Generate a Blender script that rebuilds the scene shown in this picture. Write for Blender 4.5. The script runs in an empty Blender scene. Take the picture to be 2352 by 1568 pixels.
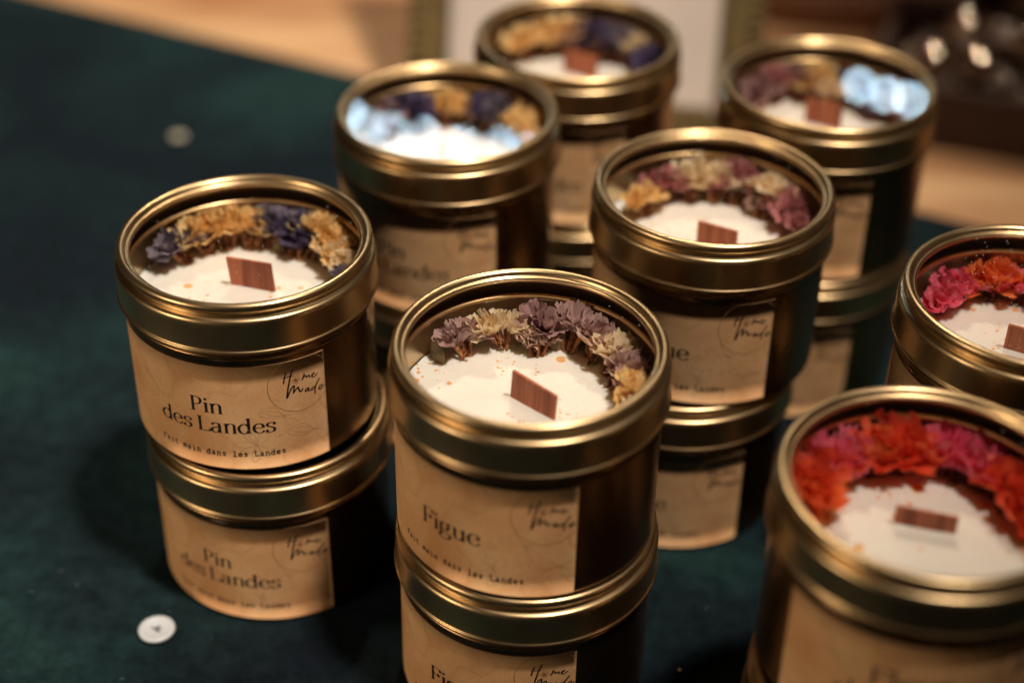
import bpy, bmesh, math, random
from mathutils import Vector, Matrix, noise

S = bpy.context.scene
COL = S.collection
rad = math.radians
MM = 0.001
# ------------------------------------------------------------------ camera
ZOFF = 0.00114
cd = bpy.data.cameras.new('camera')
cam = bpy.data.objects.new('camera', cd)
COL.objects.link(cam)
fw = Vector((0.0, 0.81644077, -0.57742919))
rt = Vector((0.99983995, 0.01033041, 0.01460641))
up = Vector((-0.01789035, 0.57733677, 0.8163101))
M = Matrix((rt, up, -fw)).transposed().to_4x4()
M.translation = Vector((0, 0, 0.36671564 + ZOFF))
cam.matrix_world = M
cd.sensor_fit = 'HORIZONTAL'
cd.sensor_width = 36.0
cd.lens = 36.0 * 3688.247879806565 / 2352.0
cd.clip_start = 0.01
cd.clip_end = 50
cd.dof.use_dof = True
cd.dof.focus_distance = 0.459
cd.dof.aperture_fstop = 3.7
cd.dof.aperture_blades = 0
S.camera = cam
# ------------------------------------------------------------------ world: the dim brown hall round the stall
w = bpy.data.worlds.new('World')
S.world = w
w.use_nodes = True
bg = w.node_tree.nodes['Background']
bg.inputs[0].default_value = (0.70, 0.40, 0.24, 1)
bg.inputs[1].default_value = 0.032

def area_light(name, loc, target, size, energy, color, shape='DISK', size_y=None):
    l = bpy.data.lights.new(name, 'AREA')
    l.shape = shape
    l.size = size
    if size_y:
        l.size_y = size_y
    l.energy = energy
    l.color = color
    o = bpy.data.objects.new(name, l)
    COL.objects.link(o)
    o.location = loc
    o.rotation_euler = (Vector(target) - Vector(loc)).to_track_quat('-Z', 'Y').to_euler()
    return o

TGT = Vector((0.03, 0.42, 0.10))
KEY = Vector((0.22, -0.24, 0.945)).normalized()
sl = bpy.data.lights.new('ceiling_spot', 'SPOT')
sl.energy = 168
sl.color = (1.0, 0.84, 0.68)
sl.shadow_soft_size = 0.075
sl.spot_size = rad(30)
sl.spot_blend = 1.0
so = bpy.data.objects.new('ceiling_spot', sl)
COL.objects.link(so)
so.location = TGT + KEY * 1.7
so.rotation_euler = (Vector((-0.13, 0.56, 0.1)) - so.location).to_track_quat('-Z', 'Y').to_euler()
area_light('side_fill', (-0.78, -0.12, 0.27), (-0.06, 0.42, 0.07), 0.30, 2.9, (1.0, 0.74, 0.48))  # added fill, set low at left to brighten the labels but hardly the cloth
area_light('rear_spot', (0.15, 1.75, 1.9), (0.03, 0.55, 0.1), 0.10, 18, (1.0, 0.78, 0.55))

S.view_settings.view_transform = 'Standard'
S.view_settings.look = 'None'
S.view_settings.exposure = 0.0
S.view_settings.gamma = 1.0
S.view_settings.use_curve_mapping = False
S.render.engine = 'CYCLES'
S.cycles.use_denoising = True
S.cycles.max_bounces = 8
S.cycles.transparent_max_bounces = 12
S.cycles.caustics_reflective = False
S.cycles.caustics_refractive = False
S.cycles.sample_clamp_indirect = 6.0

# ------------------------------------------------------------------ helpers
def tag(o, label=None, cat=None, group=None, kind=None):
    if label: o['label'] = label
    if cat: o['category'] = cat
    if group: o['group'] = group
    if kind: o['kind'] = kind
    return o

def link(name, me, mat=None, parent=None, smooth=True):
    o = bpy.data.objects.new(name, me)
    COL.objects.link(o)
    if mat is not None and len(me.materials) == 0:
        me.materials.append(mat)
    if smooth:
        for p in me.polygons:
            p.use_smooth = True
    if parent is not None:
        o.parent = parent
    return o

def mesh(name, verts, faces):
    me = bpy.data.meshes.new(name)
    me.from_pydata([tuple(v) for v in verts], [], faces)
    me.update()
    return me

def empty(name, loc, rz=0.0):
    o = bpy.data.objects.new(name, None)
    o.empty_display_size = 0.01
    COL.objects.link(o)
    o.location = loc
    o.rotation_euler = (0, 0, rz)
    return o

def lathe(name, prof, n=160, scale=MM, cap=False):
    verts, faces = [], []
    for r_, z in prof:
        for k in range(n):
            a = 2 * math.pi * k / n
            verts.append((r_ * scale * math.cos(a), r_ * scale * math.sin(a), z * scale))
    m = len(prof)
    for i in range(m - 1):
        for k in range(n):
            k2 = (k + 1) % n
            faces.append((i * n + k, i * n + k2, (i + 1) * n + k2, (i + 1) * n + k))
    if cap:
        faces.append(tuple(range(n))[::-1])
        faces.append(tuple((m - 1) * n + k for k in range(n)))
    return mesh(name, verts, faces)

def arc(cx, cz, r_, a0, a1, n=8):
    return [(cx + r_ * math.cos(rad(a0 + (a1 - a0) * i / n)), cz + r_ * math.sin(rad(a0 + (a1 - a0) * i / n))) for i in range(n + 1)]

def smooth_path(pts, k=6):
    """Catmull-Rom through 2-D/3-D points"""
    out = []
    P = [Vector(p) for p in pts]
    n = len(P)
    for i in range(n - 1):
        p0 = P[i - 1] if i > 0 else P[0] * 2 - P[1]
        p1, p2 = P[i], P[i + 1]
        p3 = P[i + 2] if i + 2 < n else P[-1] * 2 - P[-2]
        for j in range(k):
            t = j / k
            out.append(0.5 * ((2 * p1) + (p2 - p0) * t + (2 * p0 - 5 * p1 + 4 * p2 - p3) * t * t + (3 * p1 - p0 - 3 * p2 + p3) * t ** 3))
    out.append(P[-1])
    return out

# ------------------------------------------------------------------ materials
def new_mat(name):
    m = bpy.data.materials.new(name)
    m.use_nodes = True
    nt = m.node_tree
    b = nt.nodes['Principled BSDF']
    return m, nt, b

def N(nt, t, **kw):
    n = nt.nodes.new(t)
    for k, v_ in kw.items():
        if k.startswith('i_'):
            n.inputs[k[2:].replace('_', ' ')].default_value = v_
        else:
            setattr(n, k, v_)
    return n

def ramp(nt, stops):
    r_ = nt.nodes.new('ShaderNodeValToRGB')
    el = r_.color_ramp.elements
    while len(el) < len(stops):
        el.new(0.5)
    for e, (p, c) in zip(el, stops):
        e.position = p
        e.color = (*c, 1) if len(c) == 3 else c
    return r_

def L(nt, a, b):
    nt.links.new(a, b)

def brass(name, base, rough, bump=0.03, brushed=False):
    m, nt, b = new_mat(name)
    tc = N(nt, 'ShaderNodeTexCoord')
    n1 = N(nt, 'ShaderNodeTexNoise', i_Scale=3500.0, i_Detail=2.0)
    n2 = N(nt, 'ShaderNodeTexNoise', i_Scale=60.0, i_Detail=4.0)
    L(nt, tc.outputs['Object'], n1.inputs['Vector'])
    L(nt, tc.outputs['Object'], n2.inputs['Vector'])
    mr = N(nt, 'ShaderNodeMapRange')
    mr.inputs['To Min'].default_value = rough - 0.05
    mr.inputs['To Max'].default_value = rough + 0.07
    L(nt, n2.outputs['Fac'], mr.inputs['Value'])
    L(nt, mr.outputs['Result'], b.inputs['Roughness'])
    bp = N(nt, 'ShaderNodeBump', i_Strength=bump, i_Distance=0.00005)
    L(nt, n1.outputs['Fac'], bp.inputs['Height'])
    L(nt, bp.outputs['Normal'], b.inputs['Normal'])
    rp = ramp(nt, [(0.3, tuple(c * 0.88 for c in base)), (0.7, tuple(min(1, c * 1.08) for c in base))])
    L(nt, n2.outputs['Fac'], rp.inputs['Fac'])
    L(nt, rp.outputs['Color'], b.inputs['Base Color'])
    b.inputs['Metallic'].default_value = 1.0
    return m

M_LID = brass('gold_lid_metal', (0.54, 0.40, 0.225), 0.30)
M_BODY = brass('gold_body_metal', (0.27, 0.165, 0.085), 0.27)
M_INNER = brass('bright_inside_metal', (0.70, 0.50, 0.27), 0.30)

# paper label printed with birch-wood grain
def label_mat():
    m, nt, b = new_mat('wood_print_paper')
    tc = N(nt, 'ShaderNodeTexCoord')
    mp = N(nt, 'ShaderNodeMapping')
    mp.inputs['Scale'].default_value = (1, 1, 1)
    L(nt, tc.outputs['Object'], mp.inputs['Vector'])
    big = N(nt, 'ShaderNodeTexNoise', i_Scale=38.0, i_Detail=3.0, i_Distortion=0.6)
    L(nt, mp.outputs[0], big.inputs['Vector'])
    wv = N(nt, 'ShaderNodeTexWave', i_Scale=9.0, i_Distortion=16.0, i_Detail=2.0)
    wv.inputs['Detail Scale'].default_value = 4.0
    L(nt, mp.outputs[0], wv.inputs['Vector'])
    fine = N(nt, 'ShaderNodeTexNoise', i_Scale=1500.0, i_Detail=3.0)
    L(nt, mp.outputs[0], fine.inputs['Vector'])
    r1 = ramp(nt, [(0.30, (0.66, 0.34, 0.15)), (0.50, (0.80, 0.49, 0.25)), (0.70, (0.84, 0.57, 0.33))])
    L(nt, big.outputs['Fac'], r1.inputs['Fac'])
    r2 = ramp(nt, [(0.0, (0.70, 0.58, 0.45)), (0.10, (1, 1, 1)), (1.0, (1, 1, 1))])
    L(nt, wv.outputs['Fac'], r2.inputs['Fac'])
    mx = N(nt, 'ShaderNodeMix', data_type='RGBA', blend_type='MULTIPLY')
    mx.inputs[0].default_value = 0.25
    L(nt, r1.outputs['Color'], mx.inputs[6])
    L(nt, r2.outputs['Color'], mx.inputs[7])
    r3 = ramp(nt, [(0.3, (0.84, 0.82, 0.78)), (0.6, (1, 1, 1))])
    L(nt, fine.outputs['Fac'], r3.inputs['Fac'])
    m2 = N(nt, 'ShaderNodeMix', data_type='RGBA', blend_type='MULTIPLY')
    m2.inputs[0].default_value = 0.7
    L(nt, mx.outputs[2], m2.inputs[6])
    L(nt, r3.outputs['Color'], m2.inputs[7])
    L(nt, m2.outputs[2], b.inputs['Base Color'])
    b.inputs['Roughness'].default_value = 0.62
    b.inputs['Specular IOR Level'].default_value = 0.3
    return m
M_LABEL = label_mat()

def ink(name, col, alpha_noise=False):
    m, nt, b = new_mat(name)
    tc = N(nt, 'ShaderNodeTexCoord')
    n1 = N(nt, 'ShaderNodeTexNoise', i_Scale=900.0, i_Detail=2.0)
    L(nt, tc.outputs['Object'], n1.inputs['Vector'])
    rp = ramp(nt, [(0.3, tuple(c * 0.8 for c in col)), (0.8, tuple(c * 1.5 for c in col))])
    L(nt, n1.outputs['Fac'], rp.inputs['Fac'])
    L(nt, rp.outputs['Color'], b.inputs['Base Color'])
    b.inputs['Roughness'].default_value = 0.5
    return m
M_INK = ink('black_ink', (0.012, 0.009, 0.010))
M_BROWN_INK = ink('brown_ink', (0.26, 0.12, 0.05))
M_FAINT_INK = ink('faint_brown_ink', (0.55, 0.33, 0.17))

def wax_mat():
    m, nt, b = new_mat('soy_wax')
    tc = N(nt, 'ShaderNodeTexCoord')
    oi = N(nt, 'ShaderNodeObjectInfo')
    add = N(nt, 'ShaderNodeVectorMath', operation='ADD')
    mul = N(nt, 'ShaderNodeVectorMath', operation='SCALE')
    cmb = N(nt, 'ShaderNodeCombineXYZ')
    L(nt, oi.outputs['Random'], cmb.inputs['X'])
    L(nt, oi.outputs['Random'], cmb.inputs['Y'])
    L(nt, cmb.outputs[0], mul.inputs[0])
    mul.inputs['Scale'].default_value = 7.3
    L(nt, tc.outputs['Object'], add.inputs[0])
    L(nt, mul.outputs[0], add.inputs[1])
    sep = N(nt, 'ShaderNodeNewGeometry')
    # oil droplets: sparse voronoi cells, gathered where a large noise is high
    def drops(scale, rmax, keep):
        vo = N(nt, 'ShaderNodeTexVoronoi', i_Scale=scale)
        vo.voronoi_dimensions = '2D'
        L(nt, add.outputs[0], vo.inputs['Vector'])
        sc = N(nt, 'ShaderNodeSeparateColor')
        L(nt, vo.outputs['Color'], sc.inputs[0])
        size = N(nt, 'ShaderNodeMath', operation='MULTIPLY')
        L(nt, sc.outputs[0], size.inputs[0])
        size.inputs[1].default_value = rmax
        d = N(nt, 'ShaderNodeMath', operation='SUBTRACT')
        L(nt, size.outputs[0], d.inputs[0])
        L(nt, vo.outputs['Distance'], d.inputs[1])
        st = N(nt, 'ShaderNodeMapRange')
        st.inputs['From Min'].default_value = 0.0
        st.inputs['From Max'].default_value = 0.05
        L(nt, d.outputs[0], st.inputs['Value'])
        k = N(nt, 'ShaderNodeMath', operation='GREATER_THAN')
        L(nt, sc.outputs[1], k.inputs[0])
        k.inputs[1].default_value = 1 - keep
        mm = N(nt, 'ShaderNodeMath', operation='MULTIPLY')
        L(nt, st.outputs[0], mm.inputs[0])
        L(nt, k.outputs[0], mm.inputs[1])
        return mm
    d1 = drops(170.0, 0.34, 0.16)
    d2 = drops(620.0, 0.40, 0.30)
    nz = N(nt, 'ShaderNodeTexNoise', i_Scale=45.0, i_Detail=1.0)
    L(nt, add.outputs[0], nz.inputs['Vector'])
    g = N(nt, 'ShaderNodeMapRange')
    g.inputs['From Min'].default_value = 0.50
    g.inputs['From Max'].default_value = 0.56
    L(nt, nz.outputs['Fac'], g.inputs['Value'])
    d2m = N(nt, 'ShaderNodeMath', operation='MULTIPLY')
    L(nt, d2.outputs[0], d2m.inputs[0])
    L(nt, g.outputs[0], d2m.inputs[1])
    mxx = N(nt, 'ShaderNodeMath', operation='MAXIMUM')
    L(nt, d1.outputs[0], mxx.inputs[0])
    L(nt, d2m.outputs[0], mxx.inputs[1])
    mx = N(nt, 'ShaderNodeMix', data_type='RGBA')
    L(nt, mxx.outputs[0], mx.inputs[0])
    mx.inputs[6].default_value = (0.90, 0.865, 0.80, 1)
    mx.inputs[7].default_value = (0.84, 0.46, 0.20, 1)
    L(nt, mx.outputs[2], b.inputs['Base Color'])
    b.inputs['Roughness'].default_value = 0.38
    b.inputs['Subsurface Weight'].default_value = 0.6
    b.inputs['Subsurface Radius'].default_value = (1.0, 0.7, 0.45)
    b.inputs['Subsurface Scale'].default_value = 0.0055
    n3 = N(nt, 'ShaderNodeTexNoise', i_Scale=120.0, i_Detail=2.0)
    L(nt, tc.outputs['Object'], n3.inputs['Vector'])
    bp = N(nt, 'ShaderNodeBump', i_Strength=0.25, i_Distance=0.0008)
    L(nt, n3.outputs['Fac'], bp.inputs['Height'])
    L(nt, bp.outputs['Normal'], b.inputs['Normal'])
    return m
M_WAX = wax_mat()

def wick_mat():
    m, nt, b = new_mat('cherry_wood_wick')
    tc = N(nt, 'ShaderNodeTexCoord')
    mp = N(nt, 'ShaderNodeMapping')
    mp.inputs['Scale'].default_value = (900, 900, 40)
    L(nt, tc.outputs['Object'], mp.inputs['Vector'])
    n1 = N(nt, 'ShaderNodeTexNoise', i_Scale=1.0, i_Detail=4.0)
    L(nt, mp.outputs[0], n1.inputs['Vector'])
    mp2 = N(nt, 'ShaderNodeMapping')
    mp2.inputs['Scale'].default_value = (150, 150, 0)
    L(nt, tc.outputs['Object'], mp2.inputs['Vector'])
    n2 = N(nt, 'ShaderNodeTexNoise', i_Scale=1.0, i_Detail=1.0)
    L(nt, mp2.outputs[0], n2.inputs['Vector'])
    r1 = ramp(nt, [(0.3, (0.36, 0.085, 0.035)), (0.7, (0.62, 0.19, 0.08))])
    L(nt, n1.outputs['Fac'], r1.inputs['Fac'])
    r2 = ramp(nt, [(0.42, (0.62, 0.55, 0.5)), (0.50, (1, 1, 1))])
    L(nt, n2.outputs['Fac'], r2.inputs['Fac'])
    mx = N(nt, 'ShaderNodeMix', data_type='RGBA', blend_type='MULTIPLY')
    mx.inputs[0].default_value = 1.0
    L(nt, r1.outputs['Color'], mx.inputs[6])
    L(nt, r2.outputs['Color'], mx.inputs[7])
    L(nt, mx.outputs[2], b.inputs['Base Color'])
    b.inputs['Roughness'].default_value = 0.6
    return m
M_WICK = wick_mat()

def glass_mat(name, ripple, dust):
    """thin clear plastic window: lets light straight through, mirrors by Fresnel"""
    m = bpy.data.materials.new(name)
    m.use_nodes = True
    nt = m.node_tree
    nt.nodes.clear()
    out = N(nt, 'ShaderNodeOutputMaterial')
    tr = N(nt, 'ShaderNodeBsdfTransparent')
    tr.inputs[0].default_value = (0.97, 0.97, 0.96, 1)
    gl = N(nt, 'ShaderNodeBsdfGlossy')
    gl.inputs['Roughness'].default_value = 0.015
    fr = N(nt, 'ShaderNodeFresnel')
    fr.inputs['IOR'].default_value = 1.5
    tc = N(nt, 'ShaderNodeTexCoord')
    n1 = N(nt, 'ShaderNodeTexNoise', i_Scale=420.0, i_Detail=3.0, i_Distortion=0.5)
    L(nt, tc.outputs['Object'], n1.inputs['Vector'])
    bp = N(nt, 'ShaderNodeBump', i_Strength=ripple, i_Distance=0.00004)
    L(nt, n1.outputs['Fac'], bp.inputs['Height'])
    L(nt, bp.outputs['Normal'], gl.inputs['Normal'])
    mx = N(nt, 'ShaderNodeMixShader')
    L(nt, fr.outputs[0], mx.inputs[0])
    L(nt, tr.outputs[0], mx.inputs[1])
    L(nt, gl.outputs[0], mx.inputs[2])
    # dust specks
    vo = N(nt, 'ShaderNodeTexVoronoi', i_Scale=900.0)
    L(nt, tc.outputs['Object'], vo.inputs['Vector'])
    sc = N(nt, 'ShaderNodeSeparateColor')
    L(nt, vo.outputs['Color'], sc.inputs[0])
    k = N(nt, 'ShaderNodeMath', operation='GREATER_THAN')
    k.inputs[1].default_value = 1 - dust
    L(nt, sc.outputs[0], k.inputs[0])
    d = N(nt, 'ShaderNodeMath', operation='LESS_THAN')
    d.inputs[1].default_value = 0.14
    L(nt, vo.outputs['Distance'], d.inputs[0])
    mm = N(nt, 'ShaderNodeMath', operation='MULTIPLY')
    L(nt, k.outputs[0], mm.inputs[0])
    L(nt, d.outputs[0], mm.inputs[1])
    m2 = N(nt, 'ShaderNodeMath', operation='MULTIPLY')
    m2.inputs[1].default_value = 0.6
    L(nt, mm.outputs[0], m2.inputs[0])
    df = N(nt, 'ShaderNodeBsdfDiffuse')
    df.inputs[0].default_value = (0.8, 0.76, 0.7, 1)
    mz = N(nt, 'ShaderNodeMixShader')
    L(nt, m2.outputs[0], mz.inputs[0])
    L(nt, mx.outputs[0], mz.inputs[1])
    L(nt, df.outputs[0], mz.inputs[2])
    L(nt, mz.outputs[0], out.inputs[0])
    return m
M_GLASS = glass_mat('clear_lid_window', 0.10, 0.07)
M_GLASS_DUSTY = glass_mat('dusty_lid_window', 0.10, 0.30)
M_GLASS_RIPPLED = glass_mat('rippled_lid_window', 0.03, 0.02)
M_GLASS_CLEAN = glass_mat('clean_lid_window', 0.006, 0.0)

def petal_mat(name, c_tip, c_base, c_alt, transl=0.38):
    m = bpy.data.materials.new(name)
    m.use_nodes = True
    nt = m.node_tree
    nt.nodes.clear()
    out = N(nt, 'ShaderNodeOutputMaterial')
    at = N(nt, 'ShaderNodeAttribute', attribute_name='petal')
    sp = N(nt, 'ShaderNodeSeparateColor')
    L(nt, at.outputs['Color'], sp.inputs[0])
    mx = N(nt, 'ShaderNodeMix', data_type='RGBA')
    rp = ramp(nt, [(0.05, (0, 0, 0)), (0.55, (1, 1, 1))])
    L(nt, sp.outputs[0], rp.inputs['Fac'])
    L(nt, rp.outputs['Color'], mx.inputs[0])
    mx.inputs[6].default_value = (*c_base, 1)
    mx.inputs[7].default_value = (*c_tip, 1)
    m2 = N(nt, 'ShaderNodeMix', data_type='RGBA')
    L(nt, sp.outputs[1], m2.inputs[0])
    L(nt, mx.outputs[2], m2.inputs[6])
    m2.inputs[7].default_value = (*c_alt, 1)
    # veins
    vr = ramp(nt, [(0.0, (0.72, 0.62, 0.6)), (0.4, (1, 1, 1))])
    L(nt, sp.outputs[2], vr.inputs['Fac'])
    m3 = N(nt, 'ShaderNodeMix', data_type='RGBA', blend_type='MULTIPLY')
    m3.inputs[0].default_value = 0.8
    L(nt, m2.outputs[2], m3.inputs[6])
    L(nt, vr.outputs['Color'], m3.inputs[7])
    df = N(nt, 'ShaderNodeBsdfDiffuse')
    tl = N(nt, 'ShaderNodeBsdfTranslucent')
    L(nt, m3.outputs[2], df.inputs[0])
    L(nt, m3.outputs[2], tl.inputs[0])
    ms = N(nt, 'ShaderNodeMixShader')
    ms.inputs[0].default_value = transl
    L(nt, df.outputs[0], ms.inputs[1])
    L(nt, tl.outputs[0], ms.inputs[2])
    gl = N(nt, 'ShaderNodeBsdfGlossy')
    gl.inputs['Roughness'].default_value = 0.45
    m4 = N(nt, 'ShaderNodeMixShader')
    m4.inputs[0].default_value = 0.05
    L(nt, ms.outputs[0], m4.inputs[1])
    L(nt, gl.outputs[0], m4.inputs[2])
    L(nt, m4.outputs[0], out.inputs[0])
    return m

PET = {
    'cream': petal_mat('cream_petal', (0.95, 0.78, 0.52), (0.75, 0.45, 0.20), (0.96, 0.86, 0.66)),
    'yellow': petal_mat('yellow_petal', (0.97, 0.68, 0.29), (0.82, 0.46, 0.15), (0.98, 0.79, 0.46)),
    'lilac': petal_mat('lilac_petal', (0.56, 0.36, 0.34), (0.42, 0.20, 0.14), (0.70, 0.51, 0.47)),
    'mauve': petal_mat('mauve_petal', (0.46, 0.27, 0.28), (0.36, 0.17, 0.12), (0.58, 0.38, 0.36)),
    'violet': petal_mat('violet_petal', (0.10, 0.075, 0.18), (0.18, 0.09, 0.13), (0.20, 0.18, 0.28)),
    'grey_blue': petal_mat('grey_blue_petal', (0.22, 0.19, 0.25), (0.26, 0.14, 0.12), (0.38, 0.32, 0.38)),
    'rose': petal_mat('rose_petal', (0.52, 0.19, 0.20), (0.36, 0.12, 0.09), (0.62, 0.32, 0.32)),
    'bud': petal_mat('pale_bud_petal', (0.62, 0.43, 0.34), (0.22, 0.12, 0.07), (0.72, 0.54, 0.44), 0.2),
    'red': petal_mat('red_petal', (0.93, 0.095, 0.04), (0.68, 0.03, 0.02), (0.96, 0.24, 0.10), 0.45),
    'orange': petal_mat('orange_petal', (0.96, 0.20, 0.05), (0.80, 0.08, 0.02), (0.98, 0.38, 0.15), 0.45),
    'pink': petal_mat('hot_pink_petal', (0.92, 0.10, 0.22), (0.60, 0.03, 0.08), (0.96, 0.34, 0.42), 0.45),
}
def stem_mat(name, a, b_):
    m, nt, b = new_mat(name)
    tc = N(nt, 'ShaderNodeTexCoord')
    n1 = N(nt, 'ShaderNodeTexNoise', i_Scale=350.0, i_Detail=3.0)
    L(nt, tc.outputs['Object'], n1.inputs['Vector'])
    rp = ramp(nt, [(0.35, a), (0.65, b_)])
    L(nt, n1.outputs['Fac'], rp.inputs['Fac'])
    L(nt, rp.outputs['Color'], b.inputs['Base Color'])
    b.inputs['Roughness'].default_value = 0.7
    return m
M_STEM = stem_mat('dried_brown_stem', (0.17, 0.06, 0.022), (0.50, 0.22, 0.085))
M_STEM_RED = stem_mat('dark_red_stem', (0.09, 0.012, 0.012), (0.26, 0.05, 0.03))
M_LEAF = stem_mat('dried_leaf', (0.11, 0.07, 0.03), (0.26, 0.19, 0.08))

def cloth_mat():
    m, nt, b = new_mat('dark_green_velvet')
    tc = N(nt, 'ShaderNodeTexCoord')
    n1 = N(nt, 'ShaderNodeTexNoise', i_Scale=7.0, i_Detail=2.5, i_Distortion=0.6)
    n2 = N(nt, 'ShaderNodeTexNoise', i_Scale=140.0, i_Detail=5.0, i_Roughness=0.7)
    n3 = N(nt, 'ShaderNodeTexNoise', i_Scale=1600.0, i_Detail=3.0)
    for n in (n1, n2, n3):
        L(nt, tc.outputs['Object'], n.inputs['Vector'])
    r1 = ramp(nt, [(0.38, (0.0045, 0.0060, 0.0120)), (0.52, (0.0066, 0.0140, 0.0185)), (0.66, (0.0130, 0.0370, 0.0385))])
    L(nt, n1.outputs['Fac'], r1.inputs['Fac'])
    r2 = ramp(nt, [(0.32, (0.46, 0.48, 0.52)), (0.66, (1.45, 1.45, 1.45))])
    L(nt, n2.outputs['Fac'], r2.inputs['Fac'])
    mx = N(nt, 'ShaderNodeMix', data_type='RGBA', blend_type='MULTIPLY')
    mx.inputs[0].default_value = 1.0
    L(nt, r1.outputs['Color'], mx.inputs[6])
    L(nt, r2.outputs['Color'], mx.inputs[7])
    L(nt, mx.outputs[2], b.inputs['Base Color'])
    b.inputs['Roughness'].default_value = 0.9
    b.inputs['Specular IOR Level'].default_value = 0.08
    b.inputs['Sheen Weight'].default_value = 0.12
    b.inputs['Sheen Roughness'].default_value = 0.5
    b.inputs['Sheen Tint'].default_value = (0.12, 0.40, 0.40, 1)
    ad = N(nt, 'ShaderNodeMath', operation='ADD')
    L(nt, n2.outputs['Fac'], ad.inputs[0])
    L(nt, n3.outputs['Fac'], ad.inputs[1])
    bp = N(nt, 'ShaderNodeBump', i_Strength=0.7, i_Distance=0.0010)
    L(nt, ad.outputs[0], bp.inputs['Height'])
    L(nt, bp.outputs['Normal'], b.inputs['Normal'])
    return m
M_CLOTH = cloth_mat()

def wood_mat():
    m, nt, b = new_mat('pale_wood')
    tc = N(nt, 'ShaderNodeTexCoord')
    mp = N(nt, 'ShaderNodeMapping')
    mp.inputs['Scale'].default_value = (4, 24, 4)
    mp.inputs['Rotation'].default_value = (0, 0, rad(25))
    L(nt, tc.outputs['Object'], mp.inputs['Vector'])
    n1 = N(nt, 'ShaderNodeTexNoise', i_Scale=1.0, i_Detail=5.0, i_Distortion=0.6)
    L(nt, mp.outputs[0], n1.inputs['Vector'])
    r1 = ramp(nt, [(0.30, (0.44, 0.20, 0.085)), (0.70, (0.74, 0.48, 0.26))])
    L(nt, n1.outputs['Fac'], r1.inputs['Fac'])
    L(nt, r1.outputs['Color'], b.inputs['Base Color'])
    b.inputs['Roughness'].default_value = 0.42
    return m
M_WOOD = wood_mat()

def plain(name, col, rough=0.5, metal=0.0, var=0.2, scale=40.0, emit=None, trans=0.0, coat=0.0):
    m, nt, b = new_mat(name)
    tc = N(nt, 'ShaderNodeTexCoord')
    n1 = N(nt, 'ShaderNodeTexNoise', i_Scale=scale, i_Detail=4.0)
    L(nt, tc.outputs['Object'], n1.inputs['Vector'])
    rp = ramp(nt, [(0.3, tuple(c * (1 - var) for c in col)), (0.7, tuple(min(1, c * (1 + var)) for c in col))])
    L(nt, n1.outputs['Fac'], rp.inputs['Fac'])
    L(nt, rp.outputs['Color'], b.inputs['Base Color'])
    b.inputs['Roughness'].default_value = rough
    b.inputs['Metallic'].default_value = metal
    b.inputs['Transmission Weight'].default_value = trans
    b.inputs['Coat Weight'].default_value = coat
    if emit:
        b.inputs['Emission Color'].default_value = (*emit[0], 1)
        b.inputs['Emission Strength'].default_value = emit[1]
    return m

# ------------------------------------------------------------------ setting: table and cloth
random.seed(4)
def grid_sheet(name, x0, x1, y0, y1, nx, ny, zf, edge=None, thick=0.0):
    """sheet whose far edge follows the line edge=(a,b): y = a + b*x"""
    verts, faces = [], []
    for j in range(ny + 1):
        for i in range(nx + 1):
            x = x0 + (x1 - x0) * i / nx
            ye = edge[0] + edge[1] * x if edge else y1
            y = y0 + (ye - y0) * j / ny
            verts.append((x, y, zf(x, y, j / ny)))
    for j in range(ny):
        for i in range(nx):
            a = j * (nx + 1) + i
            faces.append((a, a + 1, a + nx + 2, a + nx + 1))
    return mesh(name, verts, faces)

table = grid_sheet('table_top', -1.1, 1.2, -0.25, 1.25, 4, 4, lambda x, y, t: -0.0042)
bm = bmesh.new(); bm.from_mesh(table)
r_ = bmesh.ops.extrude_face_region(bm, geom=bm.faces[:])
for v_ in [g for g in r_['geom'] if isinstance(g, bmesh.types.BMVert)]:
    v_.co.z -= 0.03
bmesh.ops.recalc_face_normals(bm, faces=bm.faces[:])
bm.to_mesh(table); bm.free()
o = link('table_top', table, M_WOOD, smooth=False)
tag(o, kind='structure')

TINS_XY = [(-0.0792, .4031), (.0049, .3516), (-.0233, .4864), (.0222, .5472), (.0624, .4389), (.1096, .5128), (.1487, .3808), (.1022, .2985)]
def cloth_z(x, y, t):
    h = noise.noise(Vector((x * 7, y * 7, 0.3))) * 0.0035 + noise.noise(Vector((x * 22, y * 22, 1.3))) * 0.0012
    d = min(math.hypot(x - a, y - b_) for a, b_ in TINS_XY)
    k = min(1.0, max(0.0, (d - 0.042) / 0.04))
    z = -0.0002 + max(-0.0035, h) * k
    if t > 0.985:
        z = -0.0036 + (z + 0.0036) * (1 - t) / 0.015 * 0.9
    return z
cl = grid_sheet('velvet_cloth', -0.95, 0.95, -0.2, 1, 200, 190, cloth_z, edge=(0.7233, -0.487))
o = link('velvet_cloth', cl, M_CLOTH)
tag(o, 'dark green velvet cloth spread over the wooden table under the candle tins', 'cloth')

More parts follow.
